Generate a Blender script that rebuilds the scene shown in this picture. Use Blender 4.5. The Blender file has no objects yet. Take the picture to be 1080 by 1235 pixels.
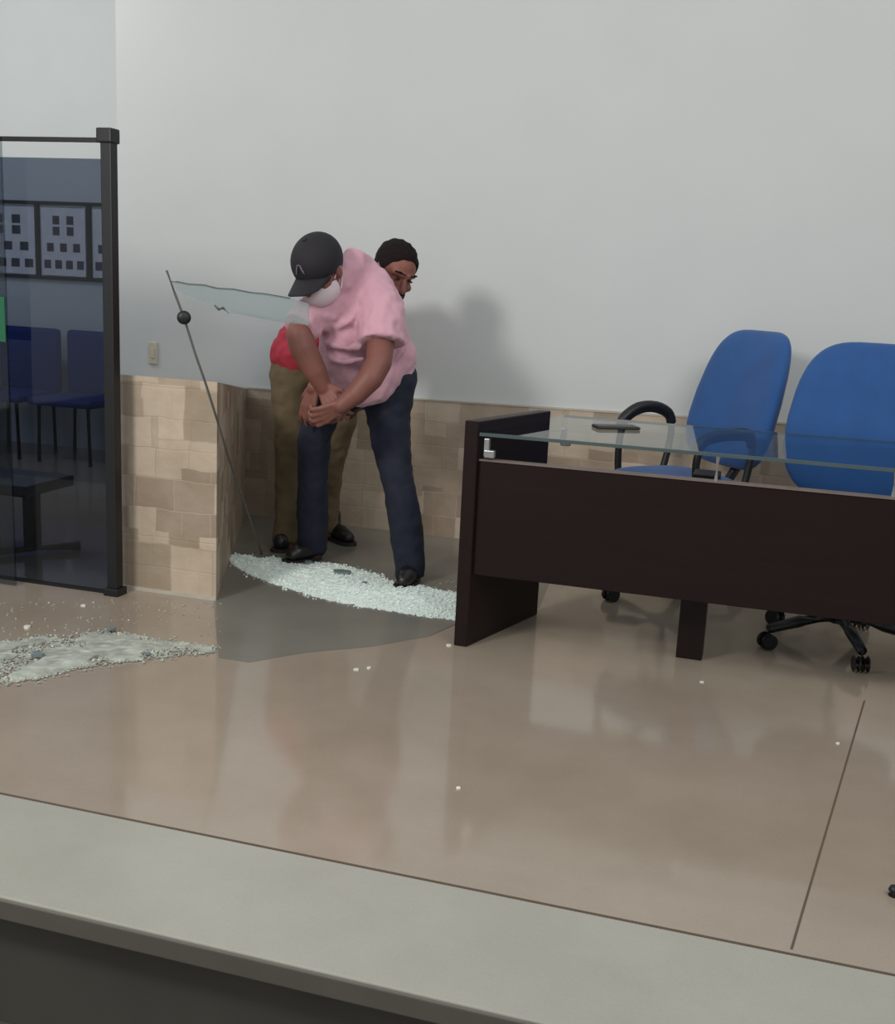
import bpy, bmesh, math, random
from mathutils import Vector, Matrix, noise

random.seed(7)
SC = bpy.context.scene
COL = SC.collection
V = Vector

# ------------------------------------------------------------------ camera
FPX, CH = 1327.0, 1.26
TH, PH, YAW = math.atan(277 / FPX), math.atan(.049), math.radians(16)
MY = Matrix.Rotation(YAW, 3, 'Z')
CF = MY @ V((0, math.cos(TH), -math.sin(TH)))
_r, _u = V((1, 0, 0)), V((0, math.sin(TH), math.cos(TH)))
CR = MY @ (math.cos(PH) * _r + math.sin(PH) * _u)
CU = MY @ (math.cos(PH) * _u - math.sin(PH) * _r)
CAMP = V((0, 0, CH))
cam = bpy.data.cameras.new('camera')
camo = bpy.data.objects.new('camera', cam)
COL.objects.link(camo)
m = Matrix((CR, CU, -CF)).transposed().to_4x4()
m.translation = CAMP
camo.matrix_world = m
cam.sensor_fit = 'VERTICAL'
cam.sensor_height = 24
cam.lens = FPX / 1235 * 24
cam.clip_start = .05
SC.camera = camo


def ray(x, y):
    return CF * FPX + CR * (x - 540) + CU * (617.5 - y)


def at(x, y, Y):                      # measured point on the vertical plane Y
    d = ray(x, y)
    return CAMP + d * (Y / d.y)


def gnd(x, y, z=0.0):                 # measured point at height z
    d = ray(x, y)
    return CAMP + d * ((z - CH) / d.z)


def cdir(r, u, t):                    # direction: right, up, towards the viewer's side
    return (CR * r + CU * u - CF * t).normalized()


# ------------------------------------------------------------------ materials
def lin(c):
    o = []
    for v in c:
        v = v / 255
        o.append(v / 12.92 if v <= .04045 else ((v + .055) / 1.055) ** 2.4)
    return (*o, 1)


def mat(name, rgb, rough=.6, metal=0.0, var=.08, scale=12, bump=0.0, bscale=60, spec=.5, coat=0.0, sheen=0.0):
    M = bpy.data.materials.new(name)
    M.use_nodes = True
    nt = M.node_tree
    b = nt.nodes['Principled BSDF']
    b.inputs['Roughness'].default_value = rough
    b.inputs['Metallic'].default_value = metal
    b.inputs['Specular IOR Level'].default_value = spec
    b.inputs['Coat Weight'].default_value = coat
    b.inputs['Coat Roughness'].default_value = .08
    b.inputs['Sheen Weight'].default_value = sheen
    tc = nt.nodes.new('ShaderNodeTexCoord')
    n = nt.nodes.new('ShaderNodeTexNoise')
    n.inputs['Scale'].default_value = scale
    n.inputs['Detail'].default_value = 5
    nt.links.new(tc.outputs['Object'], n.inputs['Vector'])
    r = nt.nodes.new('ShaderNodeValToRGB')
    c = lin(rgb)
    r.color_ramp.elements[0].position = .3
    r.color_ramp.elements[1].position = .7
    r.color_ramp.elements[0].color = (*[v * (1 - var) for v in c[:3]], 1)
    r.color_ramp.elements[1].color = (*[min(1, v * (1 + var)) for v in c[:3]], 1)
    nt.links.new(n.outputs['Fac'], r.inputs['Fac'])
    nt.links.new(r.outputs['Color'], b.inputs['Base Color'])
    if bump:
        n2 = nt.nodes.new('ShaderNodeTexNoise')
        n2.inputs['Scale'].default_value = bscale
        n2.inputs['Detail'].default_value = 3
        nt.links.new(tc.outputs['Object'], n2.inputs['Vector'])
        bp = nt.nodes.new('ShaderNodeBump')
        bp.inputs['Strength'].default_value = bump
        bp.inputs['Distance'].default_value = .01
        nt.links.new(n2.outputs['Fac'], bp.inputs['Height'])
        nt.links.new(bp.outputs['Normal'], b.inputs['Normal'])
    return M


def glass_mat(name, tint, ior=1.5, rough=.02, base=None, basew=0.0):
    M = bpy.data.materials.new(name)
    M.use_nodes = True
    nt = M.node_tree
    nt.nodes.remove(nt.nodes['Principled BSDF'])
    out = nt.nodes['Material Output']
    t = nt.nodes.new('ShaderNodeBsdfTransparent')
    t.inputs['Color'].default_value = (*tint, 1)
    g = nt.nodes.new('ShaderNodeBsdfGlossy')
    g.inputs['Roughness'].default_value = rough
    fr = nt.nodes.new('ShaderNodeFresnel')
    fr.inputs['IOR'].default_value = ior
    mx = nt.nodes.new('ShaderNodeMixShader')
    ge = nt.nodes.new('ShaderNodeNewGeometry')
    iv = nt.nodes.new('ShaderNodeMath'); iv.operation = 'SUBTRACT'; iv.inputs[0].default_value = 1
    nt.links.new(ge.outputs['Backfacing'], iv.inputs[1])
    fm = nt.nodes.new('ShaderNodeMath'); fm.operation = 'MULTIPLY'
    nt.links.new(fr.outputs[0], fm.inputs[0]); nt.links.new(iv.outputs[0], fm.inputs[1])
    nt.links.new(fm.outputs[0], mx.inputs[0])
    nt.links.new(t.outputs[0], mx.inputs[1])
    nt.links.new(g.outputs[0], mx.inputs[2])
    last = mx
    if base:
        d = nt.nodes.new('ShaderNodeBsdfDiffuse')
        d.inputs['Color'].default_value = lin(base)
        m2 = nt.nodes.new('ShaderNodeMixShader')
        m2.inputs[0].default_value = basew
        nt.links.new(mx.outputs[0], m2.inputs[1])
        nt.links.new(d.outputs[0], m2.inputs[2])
        last = m2
    nt.links.new(last.outputs[0], out.inputs['Surface'])
    return M


def stone_mat():
    M = bpy.data.materials.new('stone_cladding')
    M.use_nodes = True
    nt = M.node_tree
    b = nt.nodes['Principled BSDF']
    b.inputs['Roughness'].default_value = .62
    L = nt.links.new
    tc = nt.nodes.new('ShaderNodeTexCoord')
    sep = nt.nodes.new('ShaderNodeSeparateXYZ')
    L(tc.outputs['Object'], sep.inputs[0])
    # run along the wall: x minus a share of y, so the return face is covered too
    ad = nt.nodes.new('ShaderNodeMath'); ad.operation = 'MULTIPLY_ADD'
    L(sep.outputs['Y'], ad.inputs[0]); ad.inputs[1].default_value = -.9
    L(sep.outputs['X'], ad.inputs[2])
    cb = nt.nodes.new('ShaderNodeCombineXYZ')
    L(ad.outputs[0], cb.inputs['X']); L(sep.outputs['Z'], cb.inputs['Y'])
    wn = nt.nodes.new('ShaderNodeTexNoise'); wn.inputs['Scale'].default_value = 9; wn.inputs['Detail'].default_value = 2
    L(tc.outputs['Object'], wn.inputs['Vector'])
    ws = nt.nodes.new('ShaderNodeVectorMath'); ws.operation = 'SCALE'; ws.inputs['Scale'].default_value = .022
    L(wn.outputs['Color'], ws.inputs[0])
    wa = nt.nodes.new('ShaderNodeVectorMath'); L(cb.outputs[0], wa.inputs[0]); L(ws.outputs[0], wa.inputs[1])
    cb = wa

    def brick(w, h, off, freq, sq, sqf, c1, c2, mortar):
        n = nt.nodes.new('ShaderNodeTexBrick')
        n.inputs['Scale'].default_value = 1
        n.inputs['Brick Width'].default_value = w
        n.inputs['Row Height'].default_value = h
        n.inputs['Mortar Size'].default_value = .004
        n.inputs['Mortar Smooth'].default_value = 1
        n.inputs['Bias'].default_value = 0
        n.offset, n.offset_frequency, n.squash, n.squash_frequency = off, freq, sq, sqf
        n.inputs['Color1'].default_value = c1
        n.inputs['Color2'].default_value = c2
        n.inputs['Mortar'].default_value = mortar
        L(cb.outputs[0], n.inputs['Vector'])
        return n
    mo = lin((174, 159, 143))
    big = brick(.36, .26, .5, 2, 1, 2, (0, 0, 0, 1), (1, 1, 1, 1), (.5, .5, .5, 1))
    a = brick(.17, .118, .41, 3, .7, 2, lin((196, 182, 166)), lin((150, 134, 118)), mo)
    a2 = brick(.135, .21, .33, 2, 1.35, 3, lin((198, 183, 166)), lin((158, 144, 126)), mo)
    st = nt.nodes.new('ShaderNodeMath'); st.operation = 'GREATER_THAN'; st.inputs[1].default_value = .5
    L(big.outputs['Color'], st.inputs[0])
    mx = nt.nodes.new('ShaderNodeMix'); mx.data_type = 'RGBA'
    L(st.outputs[0], mx.inputs['Factor']); L(a.outputs['Color'], mx.inputs['A']); L(a2.outputs['Color'], mx.inputs['B'])
    n = nt.nodes.new('ShaderNodeTexNoise'); n.inputs['Scale'].default_value = 7; n.inputs['Detail'].default_value = 6
    L(cb.outputs[0], n.inputs['Vector'])
    r = nt.nodes.new('ShaderNodeValToRGB')
    r.color_ramp.elements[0].position = .32; r.color_ramp.elements[1].position = .7
    r.color_ramp.elements[0].color = (.78, .74, .67, 1); r.color_ramp.elements[1].color = (1.0, .98, .95, 1)
    L(n.outputs['Fac'], r.inputs['Fac'])
    mu = nt.nodes.new('ShaderNodeMix'); mu.data_type = 'RGBA'; mu.blend_type = 'MULTIPLY'
    mu.inputs['Factor'].default_value = .85
    L(mx.outputs['Result'], mu.inputs['A']); L(r.outputs['Color'], mu.inputs['B'])
    L(mu.outputs['Result'], b.inputs['Base Color'])
    n3 = nt.nodes.new('ShaderNodeTexNoise'); n3.inputs['Scale'].default_value = 30; n3.inputs['Detail'].default_value = 5
    L(cb.outputs[0], n3.inputs['Vector'])
    mm = nt.nodes.new('ShaderNodeMath'); mm.operation = 'MULTIPLY_ADD'
    L(a.outputs['Fac'], mm.inputs[0]); mm.inputs[1].default_value = -.4; L(n3.outputs['Fac'], mm.inputs[2])
    bp = nt.nodes.new('ShaderNodeBump'); bp.inputs['Strength'].default_value = .3; bp.inputs['Distance'].default_value = .008
    L(mm.outputs[0], bp.inputs['Height']); L(bp.outputs['Normal'], b.inputs['Normal'])
    return M


def floor_mat(name, c0, c1, rough, coat=.0, spec=.5):
    M = bpy.data.materials.new(name)
    M.use_nodes = True
    nt = M.node_tree
    b = nt.nodes['Principled BSDF']
    L = nt.links.new
    tc = nt.nodes.new('ShaderNodeTexCoord')
    n = nt.nodes.new('ShaderNodeTexNoise'); n.inputs['Scale'].default_value = 1.7; n.inputs['Detail'].default_value = 7
    n.inputs['Roughness'].default_value = .62
    L(tc.outputs['Object'], n.inputs['Vector'])
    n2 = nt.nodes.new('ShaderNodeTexNoise'); n2.inputs['Scale'].default_value = 140; n2.inputs['Detail'].default_value = 2
    L(tc.outputs['Object'], n2.inputs['Vector'])
    mm = nt.nodes.new('ShaderNodeMath'); mm.operation = 'MULTIPLY_ADD'; mm.inputs[1].default_value = .25
    L(n2.outputs['Fac'], mm.inputs[0]); L(n.outputs['Fac'], mm.inputs[2])
    r = nt.nodes.new('ShaderNodeValToRGB')
    r.color_ramp.elements[0].position = .42; r.color_ramp.elements[1].position = .82
    r.color_ramp.elements[0].color = lin(c0); r.color_ramp.elements[1].color = lin(c1)
    L(mm.outputs[0], r.inputs['Fac']); L(r.outputs['Color'], b.inputs['Base Color'])
    b.inputs['Roughness'].default_value = rough
    b.inputs['Specular IOR Level'].default_value = spec
    b.inputs['Coat Weight'].default_value = coat
    b.inputs['Coat Roughness'].default_value = .1
    return M


def wood_mat():
    M = mat('dark_wenge_veneer', (27, 14, 13), .42, var=.15, scale=4, spec=.25)
    nt = M.node_tree
    for n in nt.nodes:
        if n.type == 'TEX_NOISE':
            mp = nt.nodes.new('ShaderNodeMapping'); mp.inputs['Scale'].default_value = (1, 1, 14)
            tc = [q for q in nt.nodes if q.type == 'TEX_COORD'][0]
            nt.links.new(tc.outputs['Object'], mp.inputs['Vector']); nt.links.new(mp.outputs[0], n.inputs['Vector'])
    return M


def shirt_mat():
    M = mat('pink_shirt_cloth', (196, 150, 164), .85, var=.05, scale=6, bump=.15, bscale=25, sheen=.2)
    return M


MT = dict(
    wall=mat('white_wall_paint', (196, 200, 199), .7, var=.015, scale=3, bump=.05, bscale=40),
    stone=stone_mat(),
    floor=floor_mat('tan_polished_floor', (141, 128, 113), (155, 143, 129), .10, spec=.8),
    grey_floor=floor_mat('grey_floor_patch', (110, 107, 99), (124, 121, 113), .2, spec=.5),
    granite=floor_mat('pale_granite_border', (148, 147, 137), (162, 161, 152), .25, spec=.5),
    dark_stone=mat('dark_riser_stone', (74, 71, 65), .5, var=.1, scale=5),
    nosing=mat('brown_grey_nosing', (96, 92, 84), .5, var=.06, scale=8),
    joint=mat('floor_joint', (88, 72, 60), .8),
    white_line=mat('pale_trim', (176, 170, 158), .6),
    black_metal=mat('black_painted_metal', (13, 12, 15), .5, var=.1),
    tint=glass_mat('smoked_glass', (.43, .47, .54), rough=.03),
    dark_tint=glass_mat('dark_smoked_glass', (.66, .70, .72), rough=.03),
    clear=glass_mat('clear_table_glass', (.90, .945, .94), ior=2.7, rough=.015),
    shard=glass_mat('cracked_pane_glass', (.88, .92, .92), rough=.15, base=(168, 178, 178), basew=.4),
    edge=mat('broken_glass_edge', (70, 84, 84), .3),
    pile=mat('crushed_glass', (230, 242, 236), .3, var=.06, scale=60, spec=.6),
    pile2=mat('crushed_glass_dusty', (164, 168, 158), .35, var=.3, scale=22, spec=.6),
    flake=mat('dark_film_flake', (112, 126, 128), .4),
    chip=mat('glass_chip', (226, 228, 216), .15, spec=.8),
    wood=wood_mat(),
    blue=mat('blue_chair_fabric', (31, 78, 136), .85, var=.07, scale=9, bump=.2, bscale=350, sheen=.15),
    navy=mat('dark_blue_seat', (22, 46, 112), .7),
    black=mat('black_plastic', (20, 20, 22), .45),
    chrome=mat('steel', (190, 190, 188), .3, metal=.9),
    grey_metal=mat('grey_metal_strip', (104, 104, 100), .45, metal=.2),
    beige=mat('beige_plate', (190, 184, 164), .5),
    edge_strip=mat('painted_edge_reflection', (112, 98, 92), .5),
    paper=mat('photo_board_paper', (214, 212, 214), .8),
    portrait=mat('dark_portrait_print', (56, 52, 70), .7, var=.4, scale=30),
    green=mat('green_film', (24, 96, 64), .6),
    bench=mat('dark_bench_laminate', (52, 46, 62), .4),
    skinA=mat('brown_skin', (121, 77, 68), .55, var=.08, scale=10, spec=.4),
    skinB=mat('warm_brown_skin', (126, 80, 68), .55, var=.08, scale=10, spec=.4),
    pink=shirt_mat(),
    red=mat('red_shirt_cloth', (164, 44, 62), .85, var=.12, scale=6, bump=.3, bscale=25),
    jean=mat('navy_denim', (22, 27, 45), .85, var=.14, scale=9, bump=.3, bscale=22),
    khaki=mat('olive_khaki_cloth', (104, 90, 66), .9, var=.12, scale=7, bump=.3, bscale=20),
    cap=mat('black_cap_cloth', (24, 21, 28), .8, var=.1),
    logo=mat('grey_cap_emblem', (98, 94, 104), .7),
    mask=mat('white_mask_cloth', (208, 192, 197), .85, var=.03),
    hair=mat('black_hair', (26, 17, 18), .9, var=.3, scale=80, bump=.5, bscale=160, spec=.2),
    shoe=mat('black_leather', (24, 22, 23), .4),
    sole=mat('dark_sole', (34, 31, 30), .7),
)


# ------------------------------------------------------------------ helpers
def mesh_obj(name, bm, material, parent=None, smooth=False):
    me = bpy.data.meshes.new(name)
    bmesh.ops.recalc_face_normals(bm, faces=bm.faces[:])
    bm.to_mesh(me)
    bm.free()
    if material: me.materials.append(material)
    if smooth:
        for p in me.polygons: p.use_smooth = True
    o = bpy.data.objects.new(name, me)
    COL.objects.link(o)
    if parent:
        o.parent = parent
        o.matrix_parent_inverse = parent.matrix_world.inverted()
    return o


def empty(name, loc, rz=0):
    o = bpy.data.objects.new(name, None)
    COL.objects.link(o)
    o.location = loc
    o.rotation_euler = (0, 0, rz)
    o.matrix_world = Matrix.Translation(V(loc)) @ Matrix.Rotation(rz, 4, 'Z')
    o.empty_display_size = .1
    return o


def tag(o, label=None, cat=None, group=None, kind=None):
    for k, v in (('label', label), ('category', cat), ('group', group), ('kind', kind)):
        if v: o[k] = v
    return o


def struct(name, bm, material, smooth=False):
    return tag(mesh_obj(name, bm, material, smooth=smooth), kind='structure')


def box(bm, lo, hi, bev=0.0, mtx=None):
    lo, hi = V(lo), V(hi)
    r = bmesh.ops.create_cube(bm, size=1)
    vs = r['verts']
    for v in vs:
        v.co = V(((lo[i] + hi[i]) / 2 + v.co[i] * (hi[i] - lo[i])) for i in range(3))
    if bev:
        es = list({e for v in vs for e in v.link_edges})
        rb = bmesh.ops.bevel(bm, geom=es, offset=bev, segments=2, affect='EDGES', profile=.6)
        vs = list({v for f in rb['faces'] for v in f.verts} | {v for v in vs if v.is_valid})
    if mtx:
        for v in vs: v.co = mtx @ v.co
    return vs


def prism(bm, pts, z0, z1):
    """pts: ground polygon; z1 may be a number or a list of one height per point"""
    n = len(pts)
    zt = z1 if isinstance(z1, (list, tuple)) else [z1] * n
    a = [bm.verts.new((p[0], p[1], z0)) for p in pts]
    b = [bm.verts.new((p[0], p[1], zt[i])) for i, p in enumerate(pts)]
    bm.faces.new(a[::-1]); bm.faces.new(b)
    for i in range(n):
        j = (i + 1) % n
        bm.faces.new((a[i], a[j], b[j], b[i]))


def frame(d):
    d = d.normalized()
    up = V((0, 0, 1)) if abs(d.z) < .95 else V((1, 0, 0))
    x = d.cross(up).normalized()
    return x, x.cross(d).normalized(), d


def tube(bm, pts, rad, seg=12, caps=True, flat=1.0):
    """swept tube through pts; rad number or list"""
    pts = [V(p) for p in pts]
    n = len(pts)
    rs = rad if isinstance(rad, (list, tuple)) else [rad] * n
    rings = []
    pu = None
    for i, p in enumerate(pts):
        d = (pts[min(i + 1, n - 1)] - pts[max(i - 1, 0)]).normalized()
        x, y, _ = frame(d)
        if pu is not None:
            x = (pu - d * pu.dot(d)).normalized()
            y = d.cross(x).normalized()
        pu = x
        rings.append([bm.verts.new(p + (x * math.cos(2 * math.pi * k / seg) + y * math.sin(2 * math.pi * k / seg) * flat) * rs[i]) for k in range(seg)])
    for a, b in zip(rings, rings[1:]):
        for k in range(seg):
            j = (k + 1) % seg
            bm.faces.new((a[k], a[j], b[j], b[k]))
    if caps:
        bm.faces.new(rings[0][::-1]); bm.faces.new(rings[-1])


def capsule(bm, a, b, ra, rb, seg=16, flat_end=False):
    a, b = V(a), V(b)
    if (b - a).length < 1e-5: b = a + V((0, 0, 1e-4))
    x, y, d = frame(b - a)
    prof = []
    N = 6
    for i in range(N):
        t = math.pi / 2 * (1 - i / N)
        prof.append((a - d * ra * math.sin(t), ra * math.cos(t)))
    prof.append((a, ra)); prof.append((b, rb))
    if not flat_end:
        for i in range(1, N + 1):
            t = math.pi / 2 * (i / N)
            prof.append((b + d * rb * math.sin(t), rb * math.cos(t)))
    prof = [(c, max(r, 1e-4)) for c, r in prof]
    rings = [[bm.verts.new(c + (x * math.cos(2 * math.pi * k / seg) + y * math.sin(2 * math.pi * k / seg)) * r) for k in range(seg)] for c, r in prof]
    for p, q in zip(rings, rings[1:]):
        for k in range(seg):
            j = (k + 1) % seg
            bm.faces.new((p[k], p[j], q[j], q[k]))
    bm.faces.new(rings[0][::-1]); bm.faces.new(rings[-1])


def ellipsoid(bm, c, r, mtx=None, u=24, v=16):
    g = bmesh.ops.create_uvsphere(bm, u_segments=u, v_segments=v, radius=1)
    for w in g['verts']:
        w.co = V((w.co.x * r[0] + c[0], w.co.y * r[1] + c[1], w.co.z * r[2] + c[2]))
        if mtx: w.co = mtx @ w.co
    return g['verts']


def chain(bm, pts, seg=16, flat_end=False):
    for i, (p, q) in enumerate(zip(pts, pts[1:])):
        capsule(bm, p[0], q[0], p[1], q[1], seg, flat_end and i == len(pts) - 2)


def blob(name, bm, material, parent, voxel=.01, smooth=6, fold=0.0, fscale=.12, decim=0.0):
    """union of the overlapping forms in bm as one continuous smooth skin"""
    o = mesh_obj(name, bm, material)
    md = o.modifiers.new('r', 'REMESH'); md.mode = 'VOXEL'; md.voxel_size = voxel; md.use_smooth_shade = True
    s = o.modifiers.new('s', 'SMOOTH'); s.factor = .5; s.iterations = smooth
    if fold:
        tx = bpy.data.textures.new(name + '_fold', 'CLOUDS'); tx.noise_scale = fscale; tx.noise_depth = 1
        d = o.modifiers.new('d', 'DISPLACE'); d.texture = tx; d.strength = fold; d.mid_level = .5; d.texture_coords = 'GLOBAL'
    dg = bpy.context.evaluated_depsgraph_get()
    dg.update()
    me = bpy.data.meshes.new_from_object(o.evaluated_get(dg))
    o.modifiers.clear()
    old = o.data
    o.data = me
    bpy.data.meshes.remove(old)
    me.name = name
    me.materials.clear(); me.materials.append(material)
    for p in me.polygons: p.use_smooth = True
    if parent:
        o.parent = parent
        o.matrix_parent_inverse = parent.matrix_world.inverted()
    return o


# ------------------------------------------------------------------ setting
YG, YS, YR, YB = 3.63, 3.74, 5.22, 6.6        # partition, wall stub, recess wall, far wall
ST = V((-2.0, YS)); SR = V((-2.63, YR))
bm = bmesh.new(); box(bm, (-8, 2.075, -.05), (4.5, 7, 0)); struct('floor', bm, MT['floor'])
bm = bmesh.new(); box(bm, (-8, -5, -.37), (4.5, 2.06, -.32)); struct('floor_lower', bm, MT['dark_stone'])
bm = bmesh.new(); box(bm, (-8, 1.695, -.045), (4.5, 2.070, 0), .006); struct('trim_1', bm, MT['granite'])
bm = bmesh.new(); box(bm, (-8, 1.688, -.046), (4.5, 1.696, -.003), .003); struct('trim_9', bm, MT['nosing'])
bm = bmesh.new(); box(bm, (-8, 1.73, -.32), (4.5, 2.06, -.045)); struct('trim_2', bm, MT['dark_stone'])
bm = bmesh.new(); box(bm, (-8, 2.0695, -.01), (4.5, 2.0755, -.0005)); struct('trim_3', bm, MT['joint'])
# one joint in the polished floor
bm = bmesh.new()
j0, j1 = gnd(955, 1145), gnd(1030, 890); jd = (j1 - j0).normalized(); jn = V((-jd.y, jd.x, 0)) * .0025
prism(bm, [j0 - jn, j0 + jn, j1 + jd * .35 + jn, j1 + jd * .35 - jn], -.001, .0006)
struct('trim_4', bm, MT['joint'])
# flat grey patch on the floor in front of the recess
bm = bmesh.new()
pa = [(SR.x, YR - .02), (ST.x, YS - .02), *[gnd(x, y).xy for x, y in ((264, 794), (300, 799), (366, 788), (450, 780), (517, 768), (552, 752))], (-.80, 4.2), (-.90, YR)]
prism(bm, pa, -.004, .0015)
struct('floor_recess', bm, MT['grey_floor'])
# walls
HW = 3.4
XL = at(143, 300, YR).x
bm = bmesh.new(); box(bm, (XL, YR, 0), (4.5, YR + .15, HW)); struct('wall_back', bm, MT['wall'])
bm = bmesh.new(); box(bm, (XL, YR + .15, 0), (XL + .15, YB, HW)); struct('wall_left', bm, MT['wall'])
bm = bmesh.new(); box(bm, (-8, YB, 0), (XL + .15, YB + .15, HW)); struct('wall_rear', bm, MT['wall'])
# stone cladding
t = .018
sd = (SR - ST).normalized(); sn = V((-sd.y, sd.x)) * -1
if sn.x < 0: sn = -sn
a0, a1 = ST + sn * t + V((0, -t)) * .4, SR + sn * t
hS, hR = .852, .668
bm = bmesh.new()      # low stone-clad block beside the post, its top falling gently to the wall
hL = hR - .008
prism(bm, [(-2.428, YS - t), (ST.x + t * .6, YS - t), (SR.x + t, YR - t), (XL + .12, YR - t)], 0, [hS, hS, hR, hL])
struct('trim_5', bm, MT['stone'])
bm = bmesh.new()
prism(bm, [(SR.x + .01, YR - t), (4.5, YR - t), (4.5, YR), (SR.x, YR)], 0, [hR, hR + .09, hR + .09, hR])
struct('trim_6', bm, MT['stone'])
bm = bmesh.new()
prism(bm, [(SR.x + .01, YR - t - .004), (4.5, YR - t - .004), (4.5, YR), (SR.x, YR)], hR + .0001, hR + .008)
for v in bm.verts: v.co.z += (v.co.x - SR.x) / (4.5 - SR.x) * .09
struct('trim_7', bm, MT['white_line'])
# base line of stub
bm = bmesh.new(); prism(bm, [(-2.428, YS - t - .006), (ST.x + t * .7, YS - t - .006), (ST.x + t * .7, YS - t), (-2.428, YS - t)], 0, .014)
struct('trim_8', bm, MT['white_line'])

# wall plate
r = empty('wall_plate', at(185, 426, YR - .002)); tag(r, 'small beige blank switch plate on the white wall beside the black post', 'switch plate')
c = r.location
bm = bmesh.new(); box(bm, (c.x - .026, YR - .009, c.z - .058), (c.x + .026, YR, c.z + .058), .004); mesh_obj('plate', bm, MT['beige'], r)
bm = bmesh.new(); box(bm, (c.x - .011, YR - .012, c.z - .026), (c.x + .011, YR - .008, c.z + .026), .002); mesh_obj('rocker', bm, MT['beige'], r)

# ------------------------------------------------------------------ glass partition
px = -2.379
r = empty('glass_partition', (px, YG, 0))
tag(r, 'smoked glass partition with black end post and thin top rail', 'partition')
bm = bmesh.new(); box(bm, (px - .022, YG - .022, .012), (px + .022, YG + .022, 1.70), .004); mesh_obj('post', bm, MT['black_metal'], r)
bm = bmesh.new(); box(bm, (px - .034, YG - .03, 1.69), (px + .028, YG + .03, 1.742), .006); mesh_obj('post_cap', bm, MT['black_metal'], r)
bm = bmesh.new(); box(bm, (px - .032, YG - .034, 0), (px + .032, YG + .034, .03), .005); mesh_obj('post_foot', bm, MT['black_metal'], r)
bm = bmesh.new(); box(bm, (-5.2, YG - .012, 1.694), (px - .02, YG + .012, 1.709)); mesh_obj('top_rail', bm, MT['black_metal'], r)
bm = bmesh.new(); box(bm, (-5.2, YG - .004, .004), (px - .02, YG + .004, 1.636)); mesh_obj('pane', bm, MT['tint'], r)
bm = bmesh.new(); box(bm, (-5.2, YG - .008, 0), (px - .02, YG + .008, .012)); mesh_obj('floor_channel', bm, MT['black_metal'], r)
ex = at(9, 400, YG - .07).x
r = empty('sliding_glass_leaf', (ex - .4, YG - .07, 0))
tag(r, 'dark glass leaf with a green film band, overlapping the smoked partition at its left', 'glass leaf')
bm = bmesh.new(); box(bm, (ex - .9, YG - .075, .004), (ex, YG - .065, 1.70)); mesh_obj('pane', bm, MT['dark_tint'], r)
zt, zb = at(5, 358, YG - .07).z, at(5, 412, YG - .07).z
bm = bmesh.new(); box(bm, (ex - .7, YG - .080, zb), (ex - .002, YG - .0755, zt)); tag(mesh_obj('film_band', bm, MT['green'], r), 'green film band')

# room behind the partition
def wallpt(x, y): return at(x, y, YB)
r = empty('display_frame', wallpt(65, 290)); tag(r, 'black rail frame holding class photo boards on the far wall', 'display frame')
xl, xr = -6.6, -3.6
zt, zb = wallpt(65, 245).z, wallpt(65, 335).z
for z, h in ((zt, .02), (zb, .02)):
    bm = bmesh.new(); box(bm, (xl, YB - .03, z - h / 2), (xr, YB, z + h / 2), .003); mesh_obj('rail', bm, MT['black_metal'], r)
for x in (47, 109):
    X = wallpt(x, 290).x
    bm = bmesh.new(); box(bm, (X - .014, YB - .025, zb + .01), (X + .014, YB, zt - .01)); mesh_obj('divider', bm, MT['black_metal'], r)
prow = [(.34, .82), (.66, .82), (.34, .66), (.66, .66), (.2, .42), (.5, .42), (.8, .42), (.13, .17), (.38, .17), (.63, .17), (.88, .17)]
for i, (x0, x1, lab) in enumerate(((-22, 43, 'left class photo board on the far wall, cut by the glass leaf edge'),
                                   (51, 104, 'middle class photo board on the far wall, whole between two dividers'),
                                   (113, 166, 'class photo board on the far wall, half hidden by the black post'))):
    A, B = wallpt(x0, 250).x, wallpt(x1, 250).x
    z0, z1 = zb + .015, zt - .03
    r = empty('photo_board', ((A + B) / 2, YB - .012, z0)); tag(r, lab, 'photo board', 'class photo boards on the far wall')
    bm = bmesh.new(); box(bm, (A, YB - .016, z0), (B, YB - .004, z1), .002); mesh_obj('board', bm, MT['paper'], r)
    for (u, w) in prow:
        cx, cz = A + u * (B - A), z0 + w * (z1 - z0)
        hw, hh = .12 * (B - A) / 2 * 1.25, .1 * (z1 - z0) / 2 * 1.25
        bm = bmesh.new(); box(bm, (cx - hw, YB - .019, cz - hh), (cx + hw, YB - .0155, cz + hh)); mesh_obj('portrait', bm, MT['portrait'], r)


def waiting_chair(loc, label):
    r = empty('waiting_chair', loc); tag(r, label, 'chair', 'blue waiting chairs behind the glass')
    x, y, z = loc
    bm = bmesh.new(); box(bm, (x - .235, y - .05, z + .40), (x + .235, y + .0, z + .83), .03); mesh_obj('backrest', bm, MT['navy'], r, True)
    bm = bmesh.new(); box(bm, (x - .235, y - .47, z + .37), (x + .235, y - .03, z + .42), .02); mesh_obj('seat', bm, MT['navy'], r, True)
    for sx in (-1, 1):
        for yy in (-.42, -.04):
            bm = bmesh.new(); tube(bm, [(x + sx * .19, y + yy, z), (x + sx * .18, y + yy, z + .38)], .013); mesh_obj('leg', bm, MT['black_metal'], r)
    return r


waiting_chair((-5.35, 6.42, 0), 'blue waiting chair at the far wall, leftmost behind the glass')
waiting_chair((-4.82, 6.42, 0), 'blue waiting chair at the far wall, middle one behind the glass')
waiting_chair((-4.29, 6.42, 0), 'blue waiting chair at the far wall, nearest the black post')
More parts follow.
